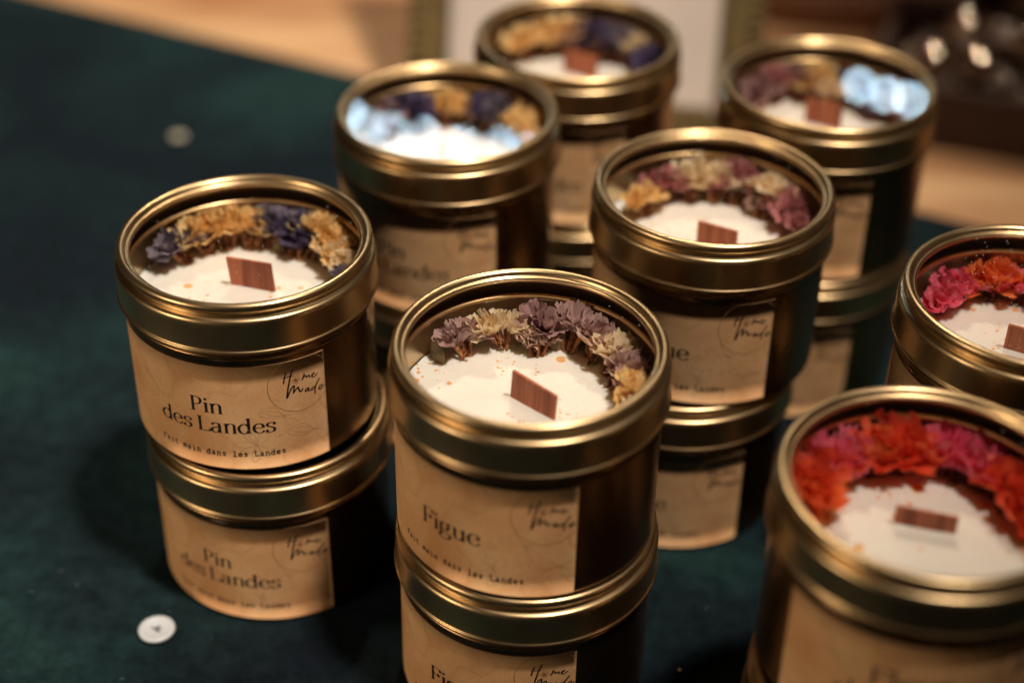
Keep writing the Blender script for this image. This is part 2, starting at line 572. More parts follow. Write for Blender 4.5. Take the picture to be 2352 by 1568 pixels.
# ------------------------------------------------------------------ candle tin (local z in mm from its foot; rim widest at 58.4, bead top at 59.6)
T0 = 58.4
lid_prof = ([(37.95, T0 - 15.0), (38.15, T0 - 14.2), (38.05, T0 - 6.2), (37.3, T0 - 4.4), (36.0, T0 - 3.4), (35.9, T0 - 2.4), (33.9, T0 - 1.9), (33.6, T0 - 1.3), (33.7, T0 - 0.5)]
            + [(34.0, T0 - 0.30), (34.35, T0 - 0.18), (34.62, T0 - 0.30)] + arc(36.12, T0 - 0.10, 1.36, 172, -20, 14)
            + [(37.2, T0 - 1.1), (36.85, T0 - 1.6), (36.35, T0 - 2.15), (36.2, T0 - 2.7), (36.3, T0 - 3.0), (36.7, T0 - 3.15), (37.5, T0 - 3.3), (38.0, T0 - 3.65), (38.28, T0 - 4.2), (38.36, T0 - 4.9), (38.36, T0 - 6.4), (38.38, T0 - 12.6), (38.42, T0 - 13.1)]
            + arc(38.35, T0 - 13.9, 0.55, 70, -100, 8)
            + [(37.95, T0 - 15.0)])
ME_LID = lathe('lid', lid_prof, 192)
pane_prof = [(34.2, T0 - 0.75), (24, T0 - 0.75), (12, T0 - 0.75), (0.01, T0 - 0.75)]
body_prof = ([(0.01, 3.0), (36.4, 3.0), (36.5, 20.0), (36.5, T0 - 9.6), (36.2, T0 - 9.0)] + arc(36.15, T0 - 8.1, 0.95, 210, 0, 10)
             + [(36.95, T0 - 9.5), (37.0, T0 - 14.6), (37.2, T0 - 15.3)]
             + arc(37.1, T0 - 16.4, 0.75, 70, -70, 8)
             + [(37.05, T0 - 18.0), (36.95, T0 - 18.8), (36.95, 3.0), (36.9, 1.6), (36.6, 0.7), (36.0, 0.2), (35.2, 0.0), (33.0, 0.0), (32.0, 0.6), (0.01, 0.6)])
ME_BODY = lathe('body', body_prof, 192)
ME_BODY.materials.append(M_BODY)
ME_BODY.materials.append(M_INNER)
for p_ in ME_BODY.polygons:
    if p_.index < 192 * 10:
        p_.material_index = 1
def pane_mesh(nm):
    me = lathe(nm, pane_prof[:4], 96)
    return me
ME_PANE = pane_mesh('window_pane')
WZ = T0 - 20.0

def wax_mesh(seed, wk=None):
    verts, faces = [], []
    nr, na = 48, 128
    for i in range(nr + 1):
        r0 = 36.3 * i / nr + 0.01
        for k in range(na):
            a = 2 * math.pi * k / na
            x, y = r0 * math.cos(a), r0 * math.sin(a)
            h = noise.noise(Vector((x * 0.06, y * 0.06, seed))) * 0.5
            h += noise.noise(Vector((x * 0.35, y * 0.35, seed))) * 0.35 * max(0, (r0 - 18) / 18) 
            if r0 > 34.5:
                h += (r0 - 34.5) * 0.35
            if wk:
                a_, b_ = Vector(wk[0]), Vector(wk[1])
                t_ = max(0, min(1, (Vector((x, y)) - a_).dot(b_ - a_) / (b_ - a_).length_squared))
                dd = (Vector((x, y)) - a_.lerp(b_, t_)).length
                h += 0.9 * math.exp(-(dd / 1.3) ** 2)
            verts.append((x * MM, y * MM, (WZ + h) * MM))
    for i in range(nr):
        for k in range(na):
            k2 = (k + 1) % na
            faces.append((i * na + k, i * na + k2, (i + 1) * na + k2, (i + 1) * na + k))
    return mesh('wax', verts, faces)

def label_mesh(width_deg, h0=1.5, h1=38.6, r_=37.05):
    """sheet wrapped on the body; local azimuth 0 = its right edge, going to the left"""
    verts, faces = [], []
    n, mrows = 72, 6
    for s in (0, 1):
        for j in range(mrows + 1):
            for i in range(n + 1):
                a = rad(-width_deg * i / n)
                rr = (r_ + (0.13 if s == 0 else 0.0)) * MM
                z = (h0 + (h1 - h0) * j / mrows) * MM
                verts.append((rr * math.sin(a), -rr * math.cos(a), z))
    q = (n + 1) * (mrows + 1)
    for j in range(mrows):
        for i in range(n):
            a = j * (n + 1) + i
            faces.append((a, a + n + 1, a + n + 2, a + 1))
            faces.append((q + a, q + a + 1, q + a + n + 2, q + a + n + 1))
    def side(idx):
        for a, b_ in zip(idx[:-1], idx[1:]):
            faces.append((a, b_, q + b_, q + a))
    side([j * (n + 1) for j in range(mrows + 1)])
    side([j * (n + 1) + n for j in range(mrows + 1)][::-1])
    side([i for i in range(n + 1)][::-1])
    side([mrows * (n + 1) + i for i in range(n + 1)])
    return mesh('label', verts, faces)

# --- lettering: every stroke is a ribbon laid on the curved label ------------
RL = 37.05 + 0.13 + 0.02
class Ink:
    def __init__(self):
        self.v, self.f, self.k = [], [], 0
    def ribbon(self, pts, ws):
        """pts in mm (s from right edge, negative left; z off the rim plane)"""
        n = len(pts)
        base = len(self.v)
        lift = 0.006 * (self.k % 6)
        self.k += 1
        rr = (RL + lift) * MM
        for i in range(n):
            a = pts[max(0, i - 1)]; b_ = pts[min(n - 1, i + 1)]
            t = Vector((b_[0] - a[0], b_[1] - a[1]))
            if t.length < 1e-9: t = Vector((1, 0))
            t.normalize()
            nn = Vector((-t.y, t.x)) * ws[i] / 2
            for sg in (-1, 1):
                s_, z_ = pts[i][0] + sg * nn.x, pts[i][1] + sg * nn.y
                s_ = min(s_, -0.02)
                al = s_ / 37.0
                self.v.append((rr * math.sin(al), -rr * math.cos(al), (T0 + z_) * MM))
        for i in range(n - 1):
            a = base + 2 * i
            self.f.append((a, a + 2, a + 3, a + 1))
    def dot(self, c, r_, n=12):
        base = len(self.v)
        rr = (RL + 0.01) * MM
        for k in range(n):
            s_, z_ = c[0] + r_ * math.cos(2 * math.pi * k / n), c[1] + r_ * math.sin(2 * math.pi * k / n)
            al = s_ / 37.0
            self.v.append((rr * math.sin(al), -rr * math.cos(al), (T0 + z_) * MM))
        self.f.append(tuple(base + k for k in range(n)))
    def mesh(self, name):
        return mesh(name, self.v, self.f)

# serif glyph centre lines, cap height 1; ('c', pts) curve, ('l', pts) straight, ('d', x, y, r) dot; adv = advance
SER = {
    'P': (0.60, [('l', (.12, 0), (.12, .985)), ('c', (.02, .975), (.26, .975), (.43, .92), (.50, .74), (.42, .54), (.27, .47), (.13, .46)), ('s', .12, 0)]),
    'i': (0.27, [('l', (.13, 0), (.13, .67)), ('d', .125, .90, .085), ('s', .13, 0), ('f', .13, .67)]),
    'n': (0.60, [('l', (.13, 0), (.13, .67)), ('c', (.14, .50), (.24, .64), (.36, .665), (.46, .58), (.475, .42), (.475, .2), (.475, 0)), ('s', .13, 0), ('s', .475, 0), ('f', .13, .67)]),
    'd': (0.63, [('c', (.46, .54), (.36, .66), (.22, .64), (.09, .48), (.07, .30), (.14, .09), (.28, .01), (.42, .09), (.47, .2)), ('l', (.49, 0), (.49, 1.06)), ('f', .49, 1.06), ('s2', .49, 0)]),
    'e': (0.55, [('l', (.08, .37), (.48, .37)), ('c', (.48, .37), (.44, .58), (.29, .67), (.13, .56), (.07, .34), (.15, .10), (.31, .01), (.43, .06), (.50, .16))]),
    's': (0.47, [('c', (.39, .50), (.385, .63), (.23, .67), (.10, .58), (.12, .44), (.25, .36), (.37, .26), (.38, .10), (.25, .01), (.10, .03), (.07, .19))]),
    ' ': (0.26, []),
    'L': (0.58, [('l', (.12, 0), (.12, .985)), ('l', (.02, .018), (.52, .018)), ('c', (.50, .02), (.54, .08), (.56, .17)), ('t', .12, .975)]),
    'a': (0.57, [('c', (.10, .52), (.14, .63), (.27, .67), (.39, .60), (.41, .44), (.41, .2), (.43, .04), (.51, .02)), ('c', (.41, .40), (.22, .36), (.08, .26), (.08, .10), (.19, .01), (.32, .05), (.41, .17))]),
    'F': (0.57, [('l', (.12, 0), (.12, .985)), ('l', (.02, .97), (.50, .97)), ('c', (.49, .97), (.52, .90), (.53, .80)), ('l', (.12, .52), (.42, .52)), ('l', (.42, .43), (.42, .62)), ('s', .12, 0)]),
    'g': (0.57, [('c', (.25, .665), (.12, .60), (.08, .46), (.13, .30), (.25, .24), (.37, .30), (.42, .46), (.37, .60), (.25, .665)), ('c', (.38, .60), (.45, .68), (.53, .65)), ('c', (.15, .27), (.06, .20), (.09, .11), (.25, .08), (.43, .04), (.50, -.08), (.42, -.22), (.25, -.28), (.08, -.22), (.03, -.10), (.12, .02), (.22, .08))]),
    'u': (0.60, [('c', (.13, .67), (.13, .4), (.13, .18), (.21, .03), (.33, .02), (.43, .13)), ('l', (.47, 0), (.47, .67)), ('s2', .47, 0), ('f', .13, .67), ('f', .47, .67)]),
    'l': (0.28, [('l', (.13, 0), (.13, 1.06)), ('s', .13, 0), ('f', .13, 1.06)]),
    'r': (0.42, [('l', (.13, 0), (.13, .67)), ('c', (.14, .48), (.22, .62), (.33, .67), (.39, .61)), ('s', .13, 0), ('f', .13, .67)]),
    'c': (0.50, [('c', (.43, .52), (.36, .65), (.24, .66), (.11, .54), (.07, .34), (.14, .10), (.29, .01), (.41, .08), (.46, .17))]),
    'o': (0.58, [('c', (.28, .665), (.13, .58), (.07, .34), (.13, .09), (.28, .01), (.43, .09), (.49, .34), (.43, .58), (.28, .665))]),
    't': (0.38, [('c', (.16, .85), (.16, .5), (.16, .15), (.22, .02), (.32, .05), (.37, .12)), ('l', (.03, .65), (.34, .65))]),
}
def serif_text(ink_, text, s_left, z_base, cap, width=None, thick=0.165, thin=0.042):
    adv = sum(SER[c][0] for c in text) - 0.06
    sx = (width / adv) if width else cap
    x = s_left
    for ch in text:
        a, st = SER[ch]
        P = lambda p: (x + p[0] * sx, z_base + p[1] * cap)
        for s in st:
            k = s[0]
            if k == 'd':
                ink_.dot(P((s[1], s[2])), s[3] * cap)
                continue
            if k == 's':
                ink_.ribbon([P((s[1] - .105, .014)), P((s[1] + .105, .014))], [0.032 * cap] * 2); continue
            if k == 's2':
                ink_.ribbon([P((s[1] - .02, .016)), P((s[1] + .11, .014))], [0.034 * cap] * 2); continue
            if k == 't':
                ink_.ribbon([P((s[1] - .10, s[2])), P((s[1] + .10, s[2]))], [0.032 * cap] * 2); continue
            if k == 'f':
                ink_.ribbon([P((s[1] - .11, s[2] - .055)), P((s[1] + .0, s[2] - .03))], [0.035 * cap, 0.08 * cap]); continue
            pts = [Vector(P(p)) for p in s[1:]]
            if k == 'c':
                pts = smooth_path(pts, 6)
            else:
                pts = [pts[0].lerp(pts[-1], i / 8) for i in range(9)]
            ws = []
            n = len(pts)
            for i in range(n):
                t = pts[min(n - 1, i + 1)] - pts[max(0, i - 1)]
                c = abs(t.y) / max(1e-9, t.length)
                ws.append((thin + (thick - thin) * c ** 1.8) * cap)
            if k == 'l' and n and abs(pts[0].x - pts[-1].x) < 1e-6:
                for i in (0, n - 1): ws[i] *= 1.18
            ink_.ribbon(pts, ws)
        x += a * sx
# typewriter
TYP = {
    'F': [[(.15, 0), (.15, .95), (.85, .95), (.85, .75)], [(.15, .5), (.6, .5)], [(.0, 0), (.4, 0)]],
    'a': [[(.15, .6), (.4, .68), (.65, .55), (.65, .05), (.85, 0)], [(.65, .38), (.25, .34), (.12, .16), (.3, 0), (.6, .1)]],
    'i': [[(.2, .66), (.5, .66), (.5, 0)], [(.15, 0), (.85, 0)], [(.48, .92), (.52, .92)]],
    't': [[(.4, .95), (.4, .1), (.6, 0), (.85, .1)], [(.1, .66), (.8, .66)]],
    'm': [[(.05, .66), (.12, .66), (.12, 0)], [(.12, .6), (.35, .68), (.47, .5), (.47, 0)], [(.5, .6), (.72, .68), (.85, .5), (.85, 0)]],
    'n': [[(.05, .66), (.2, .66), (.2, 0)], [(.2, .55), (.5, .68), (.75, .5), (.75, 0)], [(.0, 0), (.38, 0)], [(.6, 0), (.95, 0)]],
    'd': [[(.55, .95), (.75, .95), (.75, 0), (.95, 0)], [(.75, .5), (.4, .68), (.1, .45), (.12, .15), (.4, 0), (.75, .15)]],
    's': [[(.8, .66), (.75, .5)], [(.78, .56), (.45, .68), (.18, .52), (.45, .36), (.8, .2), (.5, 0), (.18, .1)]],
    'l': [[(.2, .95), (.5, .95), (.5, 0)], [(.1, 0), (.9, 0)]],
    'e': [[(.12, .34), (.85, .34), (.75, .6), (.45, .68), (.15, .5), (.15, .15), (.45, 0), (.85, .1)]],
    'L': [[(.25, .95), (.25, 0), (.9, 0), (.9, .25)], [(.05, .95), (.5, .95)]],
}
def typewriter_text(ink_, text, s_left, s_right, z_base, cap):
    adv = (s_right - s_left) / len(text)
    for i, ch in enumerate(text):
        if ch == ' ': continue
        for st in TYP[ch]:
            pts = [Vector((s_left + (i + 0.08 + p[0] * 0.86) * adv, z_base + p[1] * cap)) for p in st]
            fine = []
            for a, b_ in zip(pts[:-1], pts[1:]):
                fine += [a.lerp(b_, k / 3) for k in range(3)]
            fine.append(pts[-1])
            ink_.ribbon(fine, [0.34] * len(fine))

SCRIPT = [
    ([(-12.14, -21.57), (-12.66, -23.57), (-13.04, -25.57)], .24),
    ([(-13.24, -23.37), (-11.88, -23.27), (-10.07, -23.17)], .22),
    ([(-10.01, -20.77), (-10.78, -22.87), (-11.49, -25.87), (-12.08, -28.77), (-12.33, -30.87), (-11.56, -29.07), (-10.66, -27.37), (-9.98, -26.87), (-10.1, -28.27), (-10.33, -29.47), (-9.62, -28.57), (-8.85, -27.77), (-8.65, -28.47), (-8.4, -29.47), (-8.01, -29.67), (-7.3, -28.67)], .25),
    ([(-6.59, -23.47), (-6.97, -24.47), (-7.43, -25.67), (-6.85, -24.67), (-6.26, -24.37), (-6.07, -25.17), (-5.49, -24.77), (-5.17, -24.67), (-5.1, -25.37), (-4.71, -25.57)], .22),
    ([(-4.52, -25.47), (-4.0, -25.17), (-3.49, -24.77), (-3.68, -24.47), (-4.2, -24.77), (-4.33, -25.47), (-3.81, -25.97), (-3.1, -25.67), (-2.39, -24.9)], .20),
    ([(-5.55, -29.17), (-6.26, -29.27), (-6.72, -29.97), (-6.2, -30.17), (-5.55, -29.27), (-5.62, -30.27), (-5.1, -30.37), (-4.58, -30.07)], .22),
    ([(-3.87, -29.47), (-4.39, -29.67), (-4.78, -30.37), (-4.2, -30.47), (-3.49, -29.57), (-2.65, -28.37), (-1.87, -27.2), (-2.84, -28.77), (-3.49, -30.27), (-3.68, -32.37)], .22),
    ([(-2.26, -30.97), (-1.49, -30.57), (-1.16, -30.07), (-1.68, -29.77), (-2.2, -30.37), (-2.32, -31.07), (-1.81, -31.47), (-1.1, -31.07), (-0.26, -30.3)], .20),
]
def emblem_meshes():
    ik = Ink()
    for pts, wd in SCRIPT:
        sp = smooth_path([(a, (b_ + 26) * .97 - 27.8) for a, b_ in pts], 5)
        n = len(sp)
        ws = []
        for i in range(n):
            t = sp[min(n - 1, i + 1)] - sp[max(0, i - 1)]
            c = max(0, -t.y) / max(1e-9, t.length)
            ws.append(wd * (0.75 + 0.5 * abs(t.y) / max(1e-9, t.length)) * 1.6)
        ws[0] *= .6; ws[-1] *= .5
        ik.ribbon(sp, ws)
    # dark heart of the small flower that stands for the letter o
    ik.ribbon([(-9.75, -26.95), (-9.35, -26.75), (-8.9, -27.0)], [.15, .5, .15])
    script = ik.mesh('handwriting')
    ib = Ink()
    cx, cz, rr = -8.0, -28.4, 9.75
    seg = []
    for k in range(145):
        a = 2 * math.pi * k / 144
        p = (cx + rr * math.cos(a), cz + rr * math.sin(a))
        if p[0] < -0.1 and p[1] < -19.95:
            seg.append(p)
        else:
            if len(seg) > 1: ib.ribbon(seg, [.17] * len(seg))
            seg = []
    if len(seg) > 1: ib.ribbon(seg, [.17] * len(seg))
    rnd = random.Random(5)
    for k in range(9):      # its wispy petals
        a = 2 * math.pi * k / 9 + rnd.uniform(-.2, .2)
        l_ = rnd.uniform(.9, 1.6)
        p = [(-9.3 + math.cos(a - .35) * l_ * .1, -26.9 + math.sin(a - .35) * l_ * .1), (-9.3 + math.cos(a - .3) * l_ * .8, -26.9 + math.sin(a - .3) * l_ * .8),
             (-9.3 + math.cos(a) * l_, -26.9 + math.sin(a) * l_), (-9.3 + math.cos(a + .3) * l_ * .7, -26.9 + math.sin(a + .3) * l_ * .7), (-9.3, -26.9)]
        sp = smooth_path(p, 4)
        ib.ribbon(sp, [.07] * len(sp))
    circle = ib.mesh('emblem_ring')
    # faint line drawing of flowers printed behind the text
    prints = []
    for (fx, fz, fr) in ((-13.5, -38.5, 8.0), (-4.5, -46.5, 9.0), (-58.0, -30.0, 9.0), (-22, -48, 7)):
        fa = Ink()
        for k in range(7):
            a0 = 2 * math.pi * k / 7 + rnd.random()
            pts = []
            for j in range(9):
                t = j / 8
                a = a0 + (t - .5) * 1.0
                r0 = fr * (math.sin(math.pi * t) ** .6) * (0.85 + 0.12 * math.sin(9 * t + k))
                pts.append((fx + math.cos(a) * r0, fz + math.sin(a) * r0))
            seg = []
            for p in smooth_path(pts, 3):
                if -70 < p[0] < -0.2 and -56.6 < p[1] < -20.3:
                    seg.append(p)
                else:
                    if len(seg) > 2: fa.ribbon(seg, [.08] * len(seg))
                    seg = []
            if len(seg) > 2: fa.ribbon(seg, [.08] * len(seg))
        prints.append(fa.mesh('printed_flower'))
    return script, circle, prints
ME_SCRIPT, ME_RING, ME_PRINT = emblem_meshes()

def text_mesh(kind):
    ik = Ink()
    if kind == 'pin':
        serif_text(ik, 'Pin', -41.0, -36.7, 5.3, 9.6)
        serif_text(ik, 'des Landes', -52.4, -43.6, 5.3, 35.9)
    elif kind == 'figue':
        serif_text(ik, 'Figue', -45.0, -41.0, 5.8, 18.8)
    else:
        serif_text(ik, 'Fleur', -47.8, -34.6, 5.8, 19.0)
        serif_text(ik, 'de coton', -55.8, -42.4, 5.8, 33.0)
    typewriter_text(ik, 'Fait main dans les Landes', -53.6, -13.7, -52.1, 1.9)
    return ik.mesh('lettering')
ME_TEXT = {k: text_mesh(k) for k in ('pin', 'figue', 'fleur')}
ME_LABEL = label_mesh(112.0)

# ------------------------------------------------------------------ dried flowers
def add_petal(V, F, C, base, axis, side, nrm, length, width, cup, rnd, alt, nu=14, nv=5):
    b0 = len(V)
    ph = rnd.uniform(0, 6.28)
    jag = [1 + (0.05 if i_ % 2 else -0.06) + rnd.uniform(-0.10, 0.06) for i_ in range(nu + 1)]
    for j in range(nv + 1):
        v = j / nv
        for i in range(nu + 1):
            u = -1 + 2 * i / nu
            ln = length * v * (jag[i] if j == nv else 1 - (1 - jag[i]) * v ** 4) * (1 - 0.16 * u * u)
            wd = width * (0.10 + 0.90 * v ** 1.1)
            ruff = math.sin(u * 6 + ph) * 0.075 * length * v ** 1.6 + math.sin(u * 15 + 2 * ph) * 0.025 * length * v ** 2
            curve = cup * length * v * v
            p = base + axis * ln + side * (u * wd * 0.5) + nrm * (ruff + curve + (u * u) * width * 0.22 * v * -1)
            V.append(p)
            C.append((v, alt, abs(math.sin(u * 9 + ph))))
    for j in range(nv):
        for i in range(nu):
            a = b0 + j * (nu + 1) + i
            F.append((a, a + 1, a + nu + 2, a + nu + 1))

def add_blossom(V, F, C, base, axis, size, rnd, n=5, open_=0.55, alt=0.0):
    axis = axis.normalized()
    s = axis.orthogonal().normalized()
    t = axis.cross(s)
    off = rnd.uniform(0, 6.28)
    for k in range(n):
        a = off + 2 * math.pi * k / n + rnd.uniform(-.25, .25)
        outd = s * math.cos(a) + t * math.sin(a)
        op = open_ * rnd.uniform(.6, 1.3)
        ax = (axis * math.cos(op) + outd * math.sin(op)).normalized()
        side = axis.cross(outd).normalized()
        nr = ax.cross(side).normalized()
        ln = size * rnd.uniform(.8, 1.15)
        add_petal(V, F, C, base, ax, side, -nr, ln, ln * rnd.uniform(.95, 1.35), rnd.uniform(-.12, .2), rnd, min(1, max(0, alt + rnd.uniform(-.25, .35))))

def add_tube(V, F, p0, p1, r0, r1, n=6, bend=None, seg=4):
    b0 = len(V)
    d = (p1 - p0).normalized()
    s = d.orthogonal().normalized()
    t = d.cross(s)
    for j in range(seg + 1):
        v = j / seg
        c = p0.lerp(p1, v) + (bend * math.sin(math.pi * v) if bend else Vector())
        r_ = r0 + (r1 - r0) * v
        for k in range(n):
            a = 2 * math.pi * k / n
            V.append(c + (s * math.cos(a) + t * math.sin(a)) * r_)
    for j in range(seg):
        for k in range(n):
            k2 = (k + 1) % n
            F.append((b0 + j * n + k, b0 + j * n + k2, b0 + (j + 1) * n + k2, b0 + (j + 1) * n + k))

def make_flower(parent, kind, x, y, rnd, size=1.0, height=11.0, n=3, spread=0.6, lean=0.06, style='fan'):
    """x, y in mm from tin centre = middle of the coloured head; stem foot sits in the wax further in"""
    mat = PET[kind]
    head = Vector((x, y, WZ + height * 0.62))
    rr = math.hypot(x, y)
    mx = 33.0 - 2.2 * size
    if rr > mx:
        head.x *= mx / rr; head.y *= mx / rr
    radial = Vector((x, y, 0)).normalized()
    foot = Vector((head.x, head.y, WZ - 0.8)) - radial * (2.6 + rnd.uniform(0, 1.6))
    V, F, C = [], [], []
    SV, SF = [], []
    tang = Vector((-radial.y, radial.x, 0))
    top = T0 - 2.2
    for k in range(n):
        q = (k - (n - 1) / 2) / max(1, (n - 1) / 2) if n > 1 else 0
        axis = (Vector((0, 0, 1)) + tang * q * spread + radial * (-lean + rnd.uniform(-.35, .25))).normalized()
        b0 = head + tang * q * 1.7 * size - Vector((0, 0, 3.0 * size)) + radial * rnd.uniform(-1.2, 1.2)
        f0 = foot + tang * q * 0.9 + radial * rnd.uniform(-.6, .6)
        if style == 'bud':
            for m in range(6):
                ax2 = (axis + Vector((rnd.uniform(-.45, .45), rnd.uniform(-.45, .45), rnd.uniform(-.1, .3)))).normalized()
                b1 = b0 + ax2 * rnd.uniform(-1.5, 1)
                add_blossom(V, F, C, b1, ax2, 3.6 * size * rnd.uniform(.8, 1.2), rnd, n=3, open_=0.12, alt=rnd.uniform(0, .6))
                add_tube(SV, SF, f0, b1 + ax2 * .8, .3, .5, 5, seg=3)
        else:
            ln = min(6.6 * size * rnd.uniform(.85, 1.15), max(2.5, (top - b0.z) / max(.5, axis.z)))
            add_blossom(V, F, C, b0, axis, ln, rnd, n=5, open_=0.60, alt=rnd.uniform(0, .4))
            add_blossom(V, F, C, b0 + axis * ln * .15, axis, ln * .8, rnd, n=3, open_=0.28, alt=rnd.uniform(0, .5))
        # calyx: ribbed brown cone and bracts
        add_tube(SV, SF, f0, b0 + axis * 1.2, .32, .75 * size, 7, bend=radial * rnd.uniform(-.5, .5))
        for m in range(9):
            a = rnd.uniform(0, 6.28)
            dv = Vector((math.cos(a), math.sin(a), rnd.uniform(.6, 2.4))).normalized()
            p = f0.lerp(b0, rnd.uniform(.1, .8))
            i0 = len(SV)
            wv_ = dv.cross(Vector((0, 0, 1))).normalized() * rnd.uniform(.25, .7)
            ll = rnd.uniform(1.6, 3.4) * size
            SV += [p - wv_ * .4, p + wv_ * .4, p + dv * ll * .55 + wv_, p + dv * ll, p + dv * ll * .55 - wv_]
            SF.append((i0, i0 + 1, i0 + 2, i0 + 3, i0 + 4))
        for m in range(16):       # fine hairs
            a = rnd.uniform(0, 6.28)
            dv = Vector((math.cos(a), math.sin(a), rnd.uniform(-.3, 1.2))).normalized()
            p = f0.lerp(b0, rnd.uniform(.1, .9))
            i0 = len(SV)
            wv_ = dv.orthogonal().normalized() * .07
            SV += [p - wv_, p + wv_, p + dv * rnd.uniform(.9, 1.9)]
            SF.append((i0, i0 + 1, i0 + 2))
    for vv in V:           # stay under the window and inside the wall
        if vv.z > top: vv.z = top - (vv.z - top) * .3
        r2 = math.hypot(vv.x, vv.y)
        if r2 > 35.4:
            vv.x *= 35.4 / r2; vv.y *= 35.4 / r2
    for vv in SV:
        r2 = math.hypot(vv.x, vv.y)
        if r2 > 35.4:
            vv.x *= 35.4 / r2; vv.y *= 35.4 / r2
    me = mesh('dried_flower', [v * MM for v in V], F)
    ca = me.color_attributes.new('petal', 'FLOAT_COLOR', 'POINT')
    for i, c in enumerate(C):
        ca.data[i].color = (c[0], c[1], c[2], 1)
    o = link('dried_flower', me, mat, parent)
    ms = mesh('stem', [v * MM for v in SV], SF)
    link('stem', ms, M_STEM_RED if kind in ('red', 'orange', 'pink') else M_STEM, o)
    return o

def make_leaf(parent, x, y, rnd, ang, h=9):
    V, F = [], []
    d = Vector((math.cos(ang), math.sin(ang), 0))
    radial = Vector((x, y, 0)).normalized()
    n = 8
    for j in range(n + 1):
        t = j / n
        wd = 2.4 * math.sin(math.pi * min(1, t * .93 + .07)) ** .8
        c = Vector((x, y, WZ - .6 + h * t)) + radial * (1.6 * t * t - .5)
        for u in (-1, -.5, 0, .5, 1):
            V.append(c + d * wd * u + radial * (abs(u) * .8 + rnd.uniform(-.12, .12)))
    for j in range(n):
        for i in range(4):
            a = j * 5 + i
            F.append((a, a + 1, a + 6, a + 5))
    return link('leaf', mesh('leaf', [v * MM for v in V], F), M_LEAF, parent)

def make_wick(parent, tl, tr, h, lean=(0, 0), skew=0.0):
    """flat wooden wick: tl, tr = (x, y) of the top corners"""
    a, b_ = Vector((tl[0], tl[1], WZ + h)), Vector((tr[0], tr[1], WZ + h + skew))
    d = (b_ - a); d.z = 0; d.normalize()
    n = Vector((-d.y, d.x, 0)) * 0.45
    ln = Vector((lean[0], lean[1], 0))
    a2, b2 = Vector((a.x, a.y, WZ - 1.5)) + ln, Vector((b_.x, b_.y, WZ - 1.5)) + ln
    bm = bmesh.new()
    vs = [bm.verts.new((p + s * n) * MM) for s in (-1, 1) for p in (a2, b2, b_, a)]
    for f in ((0, 1, 2, 3), (7, 6, 5, 4), (0, 4, 5, 1), (1, 5, 6, 2), (2, 6, 7, 3), (3, 7, 4, 0)):
        bm.faces.new([vs[i] for i in f])
    bmesh.ops.recalc_face_normals(bm, faces=bm.faces[:])
    bmesh.ops.bevel(bm, geom=bm.edges[:], offset=0.08 * MM, segments=1, affect='EDGES')
    me = bpy.data.meshes.new('wick'); bm.to_mesh(me); bm.free()
    return link('wick', me, M_WICK, parent, smooth=False)

# ------------------------------------------------------------------ candles
HT = 59.6 * MM
def make_tin(x, y, level, label_right, text, label, group, pane=M_GLASS, full=True, seed=0):
    t = empty('candle_tin', (x, y, level * HT))
    tag(t, label, 'candle', group)
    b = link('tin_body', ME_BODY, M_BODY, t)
    lb = link('label', ME_LABEL, M_LABEL, t)
    lb.rotation_euler.z = rad(label_right)
    link('lettering', ME_TEXT[text], M_INK, lb, smooth=False)
    link('handwriting', ME_SCRIPT, M_INK, lb, smooth=False)
    link('emblem_ring', ME_RING, M_BROWN_INK, lb, smooth=False)
    for pm_ in ME_PRINT:
        link('printed_flower', pm_, M_FAINT_INK, lb, smooth=False)
    ld = link('lid', ME_LID, M_LID, t)
    pm = link('window_pane', ME_PANE.copy() if pane is not M_GLASS else ME_PANE, None, ld)
    if len(pm.data.materials): pm.data.materials[0] = pane
    else: pm.data.materials.append(pane)
    return t

GT = 'gold candle tins stacked in pairs'
P = {n: TINS_XY[i] for i, n in enumerate('ABCDEFGH')}
SPEC = {
    # name: (upper label right az, lower label right az, text, lower offset mm, upper pane)
    'A': (42.0, 34.0, 'pin', (2.8, -2.2), M_GLASS,
          'leftmost top candle tin, gold with yellow and violet dried flowers, sharp Pin des Landes label',
          'gold Pin des Landes tin on the cloth at the foot of the leftmost stack'),
    'B': (20.6, 22.8, 'figue', (0.4, -0.6), M_GLASS,
          'gold Figue candle tin, front centre, with sharp lilac and cream dried flowers',
          'gold Figue tin cut off by the bottom edge, under the front centre candle'),
    'C': (28.1, 26.0, 'pin', (-1.0, 1.0), M_GLASS_RIPPLED,
          'gold Pin des Landes candle tin with bluish lights mirrored across its window',
          'gold tin almost hidden under the candle with bluish lights across its window'),
    'D': (28.6, 30.0, 'pin', (1.0, 0.5), M_GLASS,
          'rearmost blurred gold candle tin in front of the white picture frame',
          'blurred gold tin under the rearmost candle, seen between two nearer stacks'),
    'E': (28.0, 33.0, 'figue', (-6.2, -1.4), M_GLASS,
          'gold candle tin with rose and cream flowers, right behind the front centre candle',
          'gold tin on the cloth under the candle with rose and cream flowers'),
    'F': (19.0, 24.0, 'figue', (-2.0, -2.0), M_GLASS_CLEAN,
          'blurred gold candle tin at back right mirroring three round bluish lights',
          'blurred gold tin under the back right candle that mirrors three round lights'),
    'G': (18.0, 20.0, 'fleur', (-1.5, 1.0), M_GLASS_DUSTY,
          'dusty gold candle tin with pink and orange flowers cut off by the right edge',
          'mostly hidden gold tin under the dusty candle at the right edge'),
    'H': (48.0, 46.0, 'fleur', (-0.5, -4.5), M_GLASS,
          'large blurred candle tin with red and pink flowers in the bottom right corner',
          'gold tin under the bottom right corner candle, only its left rim showing'),
}
TIN = {}
